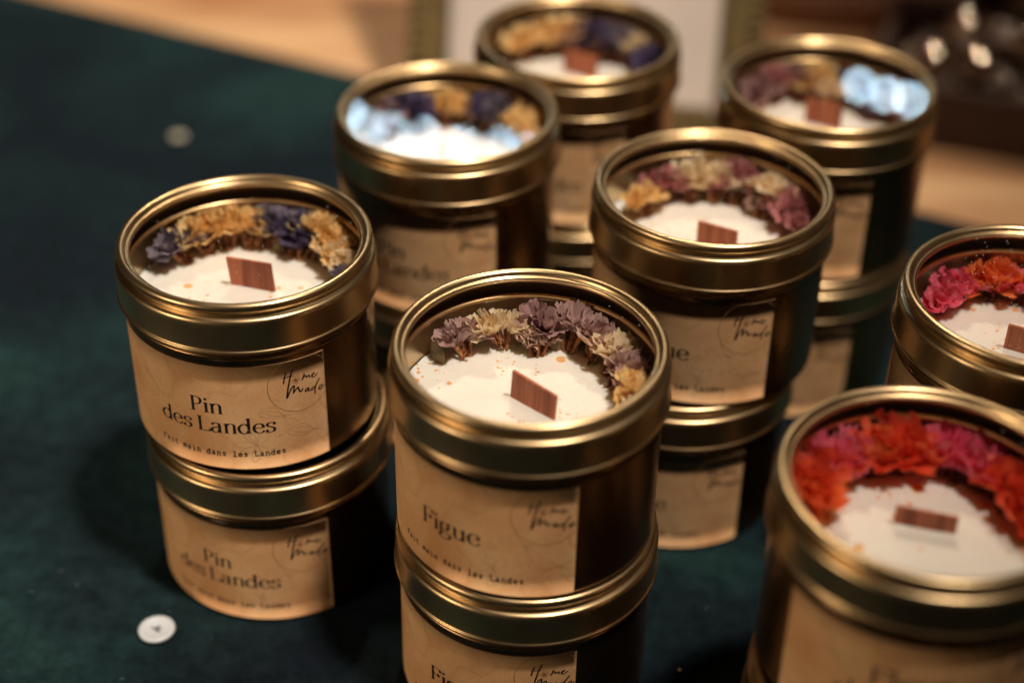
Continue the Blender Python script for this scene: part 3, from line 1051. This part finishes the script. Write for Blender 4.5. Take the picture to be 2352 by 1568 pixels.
for i, (nm, (au, al, txt, off, pane, lu, ll)) in enumerate(SPEC.items()):
    x, y = P[nm]
    make_tin(x + off[0] * MM, y + off[1] * MM, 0, al, txt, ll, GT, full=False)
    TIN[nm] = make_tin(x, y, 1, au, txt, lu, GT, pane=pane, seed=i)

WICKS = {'A': ((-7.2, 5.1), (6.7, 1.5), 10.5, (.9, 0), 0), 'B': ((-4.4, 2.6), (7.5, -7.7), 9.9, (-.6, 0), -1.0), 'E': ((-4.4, -3.7), (7.6, -9.0), 9.9, (0, 0), -.5),
         'F': ((-5.3, 9), (6.8, 3.1), 10.0, (0, 0), 0), 'C': ((-6, -15), (6, -18), 8.5, (0, 0), 0), 'D': ((-4.4, 12.0), (8.0, 5.6), 9.9, (0, 0), 0),
         'G': ((-5.7, 1.2), (7.2, -5.0), 9.0, (0, 0), 0), 'H': ((-5.4, 6.3), (9.5, 2.7), 6.3, (0, 0), -.3)}
for k, (a, b_, h, ln, sk) in WICKS.items():
    make_wick(TIN[k], a, b_, h, ln, sk)
    link('wax', wax_mesh('ABCDEFGH'.index(k) * 3.7 + 1.1, ((a[0] + ln[0], a[1] + ln[1]), (b_[0] + ln[0], b_[1] + ln[1]))), M_WAX, TIN[k])

# kind, x, y, size, n, height, style
FL = {
 'B': [('lilac', -19.5, 23.0, 1.0, 3, 11.5, 'fan'), ('cream', -8.5, 28.0, 1.15, 3, 12.5, 'fan'), ('bud', 2.8, 25.5, 1.1, 3, 11, 'bud'), ('mauve', 3.0, 29.5, 1.0, 2, 13, 'fan'),
       ('lilac', 12.5, 27.5, 1.15, 3, 13, 'fan'), ('lilac', 19.0, 26.5, 1.0, 2, 13, 'fan'), ('yellow', 20.0, 21.5, .8, 2, 10.5, 'fan'), ('cream', 23.5, 16.5, 1.05, 2, 10.5, 'fan'),
       ('bud', 28.5, 19.5, 1.0, 3, 12, 'bud'), ('bud', 25.5, 9.5, .9, 2, 10, 'bud'), ('lilac', 29.0, 7.5, 1.0, 3, 11, 'fan'), ('yellow', 29.0, -1.0, 1.0, 3, 10, 'fan'), ('cream', 27.5, -8, .8, 2, 9, 'fan')],
 'A': [('grey_blue', -24.0, 18.5, 1.15, 3, 11, 'fan'), ('yellow', -18.5, 25.0, 1.1, 3, 12.5, 'fan'), ('yellow', -12.0, 28.5, 1.2, 3, 13, 'fan'), ('yellow', -3.5, 29.0, 1.2, 3, 13, 'fan'),
       ('grey_blue', 2.8, 30.5, 1.1, 2, 15, 'fan'), ('violet', 9.5, 26.0, 1.25, 3, 12, 'fan'), ('grey_blue', 13.2, 29.0, 1.0, 3, 14, 'fan'), ('violet', 14.5, 22.0, 1.0, 2, 10, 'fan'), ('yellow', 20.5, 24.5, 1.25, 3, 13, 'fan'),
       ('yellow', 24.5, 18.5, 1.2, 3, 12, 'fan'), ('cream', 26.5, 12.0, 1.1, 3, 10.5, 'fan'), ('grey_blue', 27.5, 4.5, .7, 2, 9, 'fan')],
 'C': [('mauve', -22.2, 19.7, 1.1, 3, 11, 'fan'), ('violet', -13.5, 26.5, 1.2, 3, 12, 'fan'), ('yellow', -3.5, 29, 1.2, 3, 13, 'fan'), ('yellow', 4.0, 29, 1.2, 3, 13, 'fan'), ('violet', 14.0, 27.0, 1.25, 3, 12, 'fan'),
       ('grey_blue', 20.0, 24, 1.2, 3, 14, 'fan'), ('yellow', 26.0, 16.0, 1.25, 3, 13, 'fan'), ('yellow', 28.5, 8, 1.1, 3, 11, 'fan')],
 'D': [('yellow', -20.0, 23.0, 1.2, 3, 13, 'fan'), ('yellow', -12.0, 28.0, 1.25, 3, 14, 'fan'), ('yellow', -4, 29.0, 1.1, 3, 13, 'fan'), ('mauve', 3.5, 29.0, 1.2, 3, 12, 'fan'), ('violet', 11.0, 28.0, 1.25, 3, 13, 'fan'),
       ('grey_blue', 17.0, 24.0, 1.2, 3, 12, 'fan'), ('cream', 23.0, 20.0, 1.2, 3, 12, 'fan'), ('violet', 28.0, 12.0, 1.2, 3, 11, 'fan')],
 'E': [('yellow', -21.2, 16.3, 1.05, 3, 11.0, 'fan'), ('rose', -13.0, 25.0, 1.1, 3, 11.5, 'fan'), ('cream', -3.5, 28.5, 1.2, 3, 13.5, 'fan'), ('cream', 4.6, 26.8, 1.1, 3, 11.5, 'fan'), ('rose', 12.5, 26.0, 1.2, 3, 12, 'fan'),
       ('bud', 19.0, 16.5, .9, 3, 9, 'bud'), ('cream', 23.5, 19.5, 1.2, 3, 13, 'fan'), ('rose', 27.8, 11.0, 1.05, 3, 11, 'fan'), ('rose', 28.0, 4.0, .9, 2, 9, 'fan')],
 'F': [('mauve', -21.6, 20.2, 1.2, 3, 11, 'fan'), ('rose', -13.4, 26.5, 1.2, 3, 12, 'fan'), ('mauve', -6, 29, 1.2, 3, 12, 'fan'), ('yellow', 1.6, 28.3, 1.2, 3, 13, 'fan'), ('cream', 5.6, 22.3, 1.0, 2, 10, 'fan'),
       ('grey_blue', 12, 27, 1.2, 3, 12, 'fan'), ('violet', 20.0, 19.5, 1.2, 3, 11, 'fan'), ('mauve', 27.1, 9.7, 1.1, 3, 10, 'fan')],
 'G': [('pink', -22.0, 21.5, 1.35, 3, 12.5, 'fan'), ('pink', -15.4, 26.8, 1.35, 3, 13.5, 'fan'), ('orange', -4.5, 29.0, 1.5, 4, 14, 'fan'), ('pink', 4.5, 27.5, 1.4, 3, 12, 'fan'),
       ('orange', 14, 26, 1.4, 3, 12, 'fan'), ('red', 23, 19, 1.4, 3, 12, 'fan')],
 'H': [('orange', -27.0, 11.0, 1.4, 3, 10.5, 'fan'), ('red', -24.0, 17.8, 1.6, 4, 13, 'fan'), ('pink', -16.9, 24.5, 1.5, 3, 13, 'fan'), ('orange', -8.0, 27.5, 1.5, 3, 13.5, 'fan'), ('red', -1.0, 29.0, 1.7, 4, 15, 'fan'), ('orange', 6.7, 28.0, 1.1, 3, 11, 'fan'),
       ('pink', 13.7, 26.0, 1.5, 3, 13, 'fan'), ('pink', 19.0, 23.0, 1.4, 3, 12.5, 'fan'), ('orange', 23.5, 19.5, 1.1, 3, 10.5, 'fan'), ('red', 27.5, 14.5, 1.6, 4, 13, 'fan'), ('red', 29.5, 6.5, 1.4, 3, 11, 'fan')],
}
for k, lst in FL.items():
    rnd = random.Random(ord(k))
    for (kind, x, y, sz, n, h, st) in lst:
        make_flower(TIN[k], kind, x, y, rnd, size=sz * (1.12 if k not in 'GH' else .98), height=h * (1.0 if k not in 'GH' else .78), n=n, style=st)
rnd = random.Random(77)
make_leaf(TIN['B'], -25.5, 18.5, rnd, rad(-30), 9)
make_leaf(TIN['B'], 8.0, 25.5, rnd, rad(10), 9)
make_leaf(TIN['A'], 6.0, 24.0, rnd, rad(10), 7)

# ------------------------------------------------------------------ small things on the cloth
def make_button(x, y, r_, label, tilt=0.0):
    prof = [(0.01, 1.3), (r_ * .62, 1.35), (r_ * .74, 1.75), (r_ * .88, 2.1), (r_, 1.7), (r_ * 1.0, 1.0), (r_ * .9, .35), (r_ * .6, .0), (0.01, .0)]
    t = empty('button', (x, y, 0.0002))
    t.rotation_euler = (tilt, 0, 0)
    tag(t, label, 'button')
    me = lathe('disc', prof, 48)
    link('disc', me, M_BUTTON, t)
    ik_v, ik_f = [], []
    # small dark thread crossing the middle
    for (a, b_) in (((-.30, .12), (-.05, -.02)), ((.0, .2), (.02, -.22)), ((.05, .18), (.22, .05)), ((.04, .0), (.2, -.22)), ((-.05, -.02), (.05, .02))):
        p0, p1 = Vector((a[0] * r_, a[1] * r_, 1.5)), Vector((b_[0] * r_, b_[1] * r_, 1.5))
        add_tube(ik_v, ik_f, p0, p1, .22, .22, 6, seg=1)
    link('thread', mesh('thread', [v * MM for v in ik_v], ik_f), M_THREAD, t)
    return t
M_BUTTON = plain('white_button_plastic', (0.62, 0.68, 0.74), 0.35, var=0.05)
M_THREAD = plain('dark_thread', (0.03, 0.025, 0.02), 0.8)
make_button(-0.1099, 0.3583, 5.7, 'small round white button lying on the cloth in front of the leftmost stack')
M_SEQ = plain('dull_silver_sequin', (0.42, 0.42, 0.33), 0.55, var=0.1)
def make_sequin(x, y, r_, label, mat=None):
    me = lathe('sequin', [(0.01, .9), (r_ * .5, 1.0), (r_ * .95, .8), (r_, .5), (r_ * .9, .1), (.01, .05)], 32)
    o = link('sequin', me, mat or M_SEQ)
    o.location = (x, y, 0.0012)
    tag(o, label, 'sequin')
make_sequin(-0.1615, 0.683, 3.6, 'pale blurred disc lying alone on the green cloth far behind the leftmost stack')

make_sequin(-0.1290, 0.620, 2.6, 'faint second pale disc on the cloth just behind the leftmost candle', plain('dark_sequin', (0.10, 0.12, 0.10), .5))
make_sequin(0.0532, 0.3448, 0.55, 'tiny gold glitter speck on dark cloth right of the front centre stack', plain('gold_glitter', (0.95, 0.70, 0.35), .35, metal=1.0))
rnd = random.Random(21)
V, F = [], []
for k in range(170):
    x, y = rnd.uniform(-.24, .16), rnd.uniform(.30, .66)
    if min(math.hypot(x - a, y - b_) for a, b_ in TINS_XY) < .046: continue
    a = rnd.uniform(0, 6.28); ln = rnd.uniform(.0004, .0022)
    p0 = Vector((x, y, .0009)); d = Vector((math.cos(a), math.sin(a), 0))
    add_tube(V, F, p0, p0 + d * ln, .00004, .00003, 4, bend=Vector((-d.y, d.x, .6)) * ln * rnd.uniform(-.4, .4), seg=4)
o = link('lint', mesh('lint', V, F), plain('pale_lint', (0.35, 0.42, 0.42), .9))
tag(o, 'specks and short fibres of pale lint on the velvet', 'lint', kind='stuff')
# ------------------------------------------------------------------ framed sign behind
def box(name, size, mat, parent=None, loc=(0, 0, 0), rot=(0, 0, 0), bev=0.0):
    bm = bmesh.new()
    bmesh.ops.create_cube(bm, size=1.0)
    for v_ in bm.verts:
        v_.co.x *= size[0]; v_.co.y *= size[1]; v_.co.z *= size[2]
    if bev:
        bmesh.ops.bevel(bm, geom=bm.edges[:], offset=bev, segments=2, affect='EDGES')
    me = bpy.data.meshes.new(name); bm.to_mesh(me); bm.free()
    o = link(name, me, mat, parent, smooth=False)
    o.location = loc; o.rotation_euler = rot
    return o
M_FRAME = plain('antique_gold_frame', (0.22, 0.16, 0.07), 0.45, metal=0.6, var=0.35, scale=180)
M_PAPER = plain('off_white_paper', (0.66, 0.58, 0.53), 0.7, var=0.05, scale=25)
fr = empty('picture_frame', (0.03, 0.690, 0.0), rad(-6))
tag(fr, 'white sheet in a beaded gold picture frame standing behind the candle tins', 'picture frame')
piv = rad(-22)
def in_frame(o):
    # lean the part back about the foot of the frame
    o.parent = fr
    R = Matrix.Rotation(piv, 4, 'X')
    o.matrix_local = R @ Matrix.Translation(o.location)
FW, FH, BW = 0.168, 0.198, 0.019
fv = []
sheet = box('sheet', (FW - BW * 1.6, 0.002, FH - BW * 1.6), M_PAPER, None, (-.001, 0.004, FH / 2)); in_frame(sheet)
back = box('back_board', (FW - .012, 0.003, FH - .012), plain('brown_board', (0.16, 0.09, 0.05), .8), None, (-.001, 0.0085, FH / 2)); in_frame(back)
for (sx, sz, w_, h_) in ((-1, 0, BW, FH), (1, 0, BW, FH)):
    o = box('frame_rail', (w_, 0.012, h_), M_FRAME, None, (sx * (FW - BW) / 2, 0.0, FH / 2), bev=0.003); in_frame(o)
for zz in (BW / 2, FH - BW / 2):
    o = box('frame_rail', (FW - 2 * BW - .0005, 0.012, BW), M_FRAME, None, (0, 0.0, zz), bev=0.003); in_frame(o)
def add_ball(V, F, c, r_, n=8, m=5):
    b0 = len(V)
    for j in range(m + 1):
        th = math.pi * j / m
        for k in range(n):
            a = 2 * math.pi * k / n
            V.append(c + Vector((math.sin(th) * math.cos(a), math.sin(th) * math.sin(a), math.cos(th))) * r_)
    for j in range(m):
        for k in range(n):
            k2 = (k + 1) % n
            F.append((b0 + j * n + k, b0 + (j + 1) * n + k, b0 + (j + 1) * n + k2, b0 + j * n + k2))
for sx in (-1, 1):
    V, F = [], []
    z = 0.006
    while z < FH - .004:
        add_ball(V, F, Vector((sx * (FW / 2 - .0045), -.0065, z)), .0026); z += .0056
    o = link('beading', mesh('beading', V, F), M_FRAME); in_frame(o)
o = box('easel_strut', (0.03, 0.003, 0.14), M_FRAME, fr, (0, .105, .0655), (rad(24), 0, 0))

# ------------------------------------------------------------------ blurred goods on the right of the table
M_TRAY = plain('dark_tray_wood', (0.045, 0.018, 0.012), 0.5, var=.3)
M_BAG = plain('brown_kraft_paper', (0.34, 0.20, 0.13), 0.8, var=.15, scale=20)
M_BOTTLE = plain('dark_red_glass', (0.02, 0.004, 0.006), 0.12, var=.2, coat=.5)
M_SILVER = plain('tarnished_silver', (0.80, 0.66, 0.55), 0.06, metal=1.0, var=.2)
M_BEAD = plain('smoky_glass_bead', (0.14, 0.09, 0.065), 0.3, var=.4, scale=90, coat=.6)
# low dark tray heaped with beads
tr = empty('bead_tray', (0.262, 0.735, -0.0042), rad(-18))
tag(tr, 'low dark wooden tray heaped with brown beads and shiny silver balls, right background', 'tray')
TW, TD, THh = 0.15, 0.10, 0.030
box('tray_base', (TW, TD, .004), M_TRAY, tr, (0, 0, .002))
for sx in (-1, 1):
    box('tray_wall', (.006, TD, THh), M_TRAY, tr, (sx * (TW / 2 + .0031), 0, THh / 2), bev=.001)
for sy in (-1, 1):
    box('tray_wall', (TW + .0124, .006, THh), M_TRAY, tr, (0, sy * (TD / 2 + .0031), THh / 2), bev=.001)
V, F = [], []
rnd = random.Random(9)
for k in range(260):
    x = rnd.uniform(-TW / 2 + .007, TW / 2 - .007); y = rnd.uniform(-TD / 2 + .007, TD / 2 - .007)
    hz = .010 + .030 * (1 - (x / (TW / 2)) ** 2) * (1 - (y / (TD / 2)) ** 2) * rnd.uniform(.5, 1)
    add_ball(V, F, Vector((x, y, hz)), rnd.uniform(.0045, .0065), 12, 8)
o = link('beads', mesh('beads', V, F), M_BEAD, tr)
tag(o, kind='stuff')
V0, F0 = [], []
add_ball(V0, F0, Vector(), .0095, 32, 20)
me_sb = mesh('silver_ball', V0, F0)
for (x, y, hz) in ((-.052, -.022, .030), (-.030, -.034, .036), (-.008, -.018, .044), (.018, -.030, .042), (-.040, .010, .036), (.034, .006, .044), (.004, .024, .046)):
    sb = link('silver_ball', me_sb, M_SILVER, tr)
    sb.location = (x, y, hz)

# brown paper bag
bm = bmesh.new()
bmesh.ops.create_cube(bm, size=1.0)
bmesh.ops.subdivide_edges(bm, edges=bm.edges[:], cuts=6, use_grid_fill=True)
for v_ in bm.verts:
    z = v_.co.z + .5
    k = 1 - .12 * z
    v_.co.x *= .13 * k; v_.co.y *= .075 * (1 - .55 * z)
    v_.co.z = z * .17
    nn = noise.noise(v_.co * 30) * .004
    v_.co.x += nn; v_.co.y += noise.noise(v_.co * 24 + Vector((3, 1, 2))) * .005
top = [f for f in bm.faces if f.calc_center_median().z > .168]
bmesh.ops.delete(bm, geom=top, context='FACES')
me = bpy.data.meshes.new('paper_bag'); bm.to_mesh(me); bm.free()
o = link('paper_bag', me, M_BAG)
o.location = (0.190, 0.865, -0.0042); o.rotation_euler = (0, 0, rad(-12))
o.modifiers.new('thickness', 'SOLIDIFY').thickness = .0008
tag(o, 'blurred brown paper bag standing behind the picture frame at top right', 'paper bag')
# dark bottle
bt = empty('bottle', (0.268, 0.858, -0.0042))
tag(bt, 'dark red glass bottle standing behind the tray of beads at top right', 'bottle')
link('glass_body', lathe('glass_body', [(.01, 0), (24, 0), (27, 2), (27.5, 8), (27.5, 85), (25, 98), (15, 112), (11, 122), (10.5, 150), (12, 151), (12, 158), (.01, 158)], 64), M_BOTTLE, bt)
link('cap', lathe('cap', [(12.6, 140), (12.8, 160), (12, 162), (.01, 162.3)], 48), plain('grey_blue_cap', (.10, .14, .16), .3, metal=.7), bt)
# dark box beyond, closes the top right
o = box('storage_box', (0.42, 0.16, 0.16), plain('brown_card', (0.42, 0.24, 0.17), .75, var=.1), None, (0.40, 1.04, 0.0762), (0, 0, rad(-10)), bev=.003)
tag(o, 'plain brown cardboard box far behind the bottle at the top right corner', 'box')

# ------------------------------------------------------------------ strings of cold white lamps beyond the stall (seen mirrored in two lid windows)
def light_string(pts, r_, strength, col, label):
    t = empty('light_string', pts[0])
    tag(t, label, 'string lights', 'cold white string lights beyond the table')
    M_L = plain('lamp_glow', (.9, .95, 1), .4, emit=(col, strength))
    base = Vector(pts[0])
    V, F = [], []
    ps = [Vector(p) - base for p in pts]
    for a, b_ in zip(ps[:-1], ps[1:]):
        add_tube(V, F, a + Vector((0, 0, r_ * 1.2)), b_ + Vector((0, 0, r_ * 1.2)), .0012, .0012, 6, seg=1)
    link('wire', mesh('wire', V, F), M_THREAD, t)
    v0, f0 = [], []
    add_ball(v0, f0, Vector(), r_, 16, 10)
    me = mesh('bulb', v0, f0)
    me.materials.append(M_L)
    for p in ps:
        b2 = link('bulb', me, None, t)
        b2.location = p
    return t
BLUE = (0.62, 0.86, 1.0)
light_string([(-0.172, 1.385, .553), (-0.160, 1.365, .570), (-.142, 1.357, .580), (-.118, 1.355, .583), (-.086, 1.353, .586), (-.050, 1.346, .591), (-.013, 1.345, .591), (.010, 1.345, .597)], .004, 120  , BLUE, 'upper string of cold white bulbs beyond the table')
light_string([(-.140, 1.340, .607), (-.112, 1.338, .608), (-.085, 1.335, .610), (-.055, 1.330, .612), (-.025, 1.33, .612)], .004, 120, BLUE, 'lower string of cold white bulbs beyond the table')
light_string([(.326, 1.391, .546), (.350, 1.378, .548), (.371, 1.370, .549)], .0042, 120, BLUE, 'short string of three cold white bulbs beyond the right of the table')
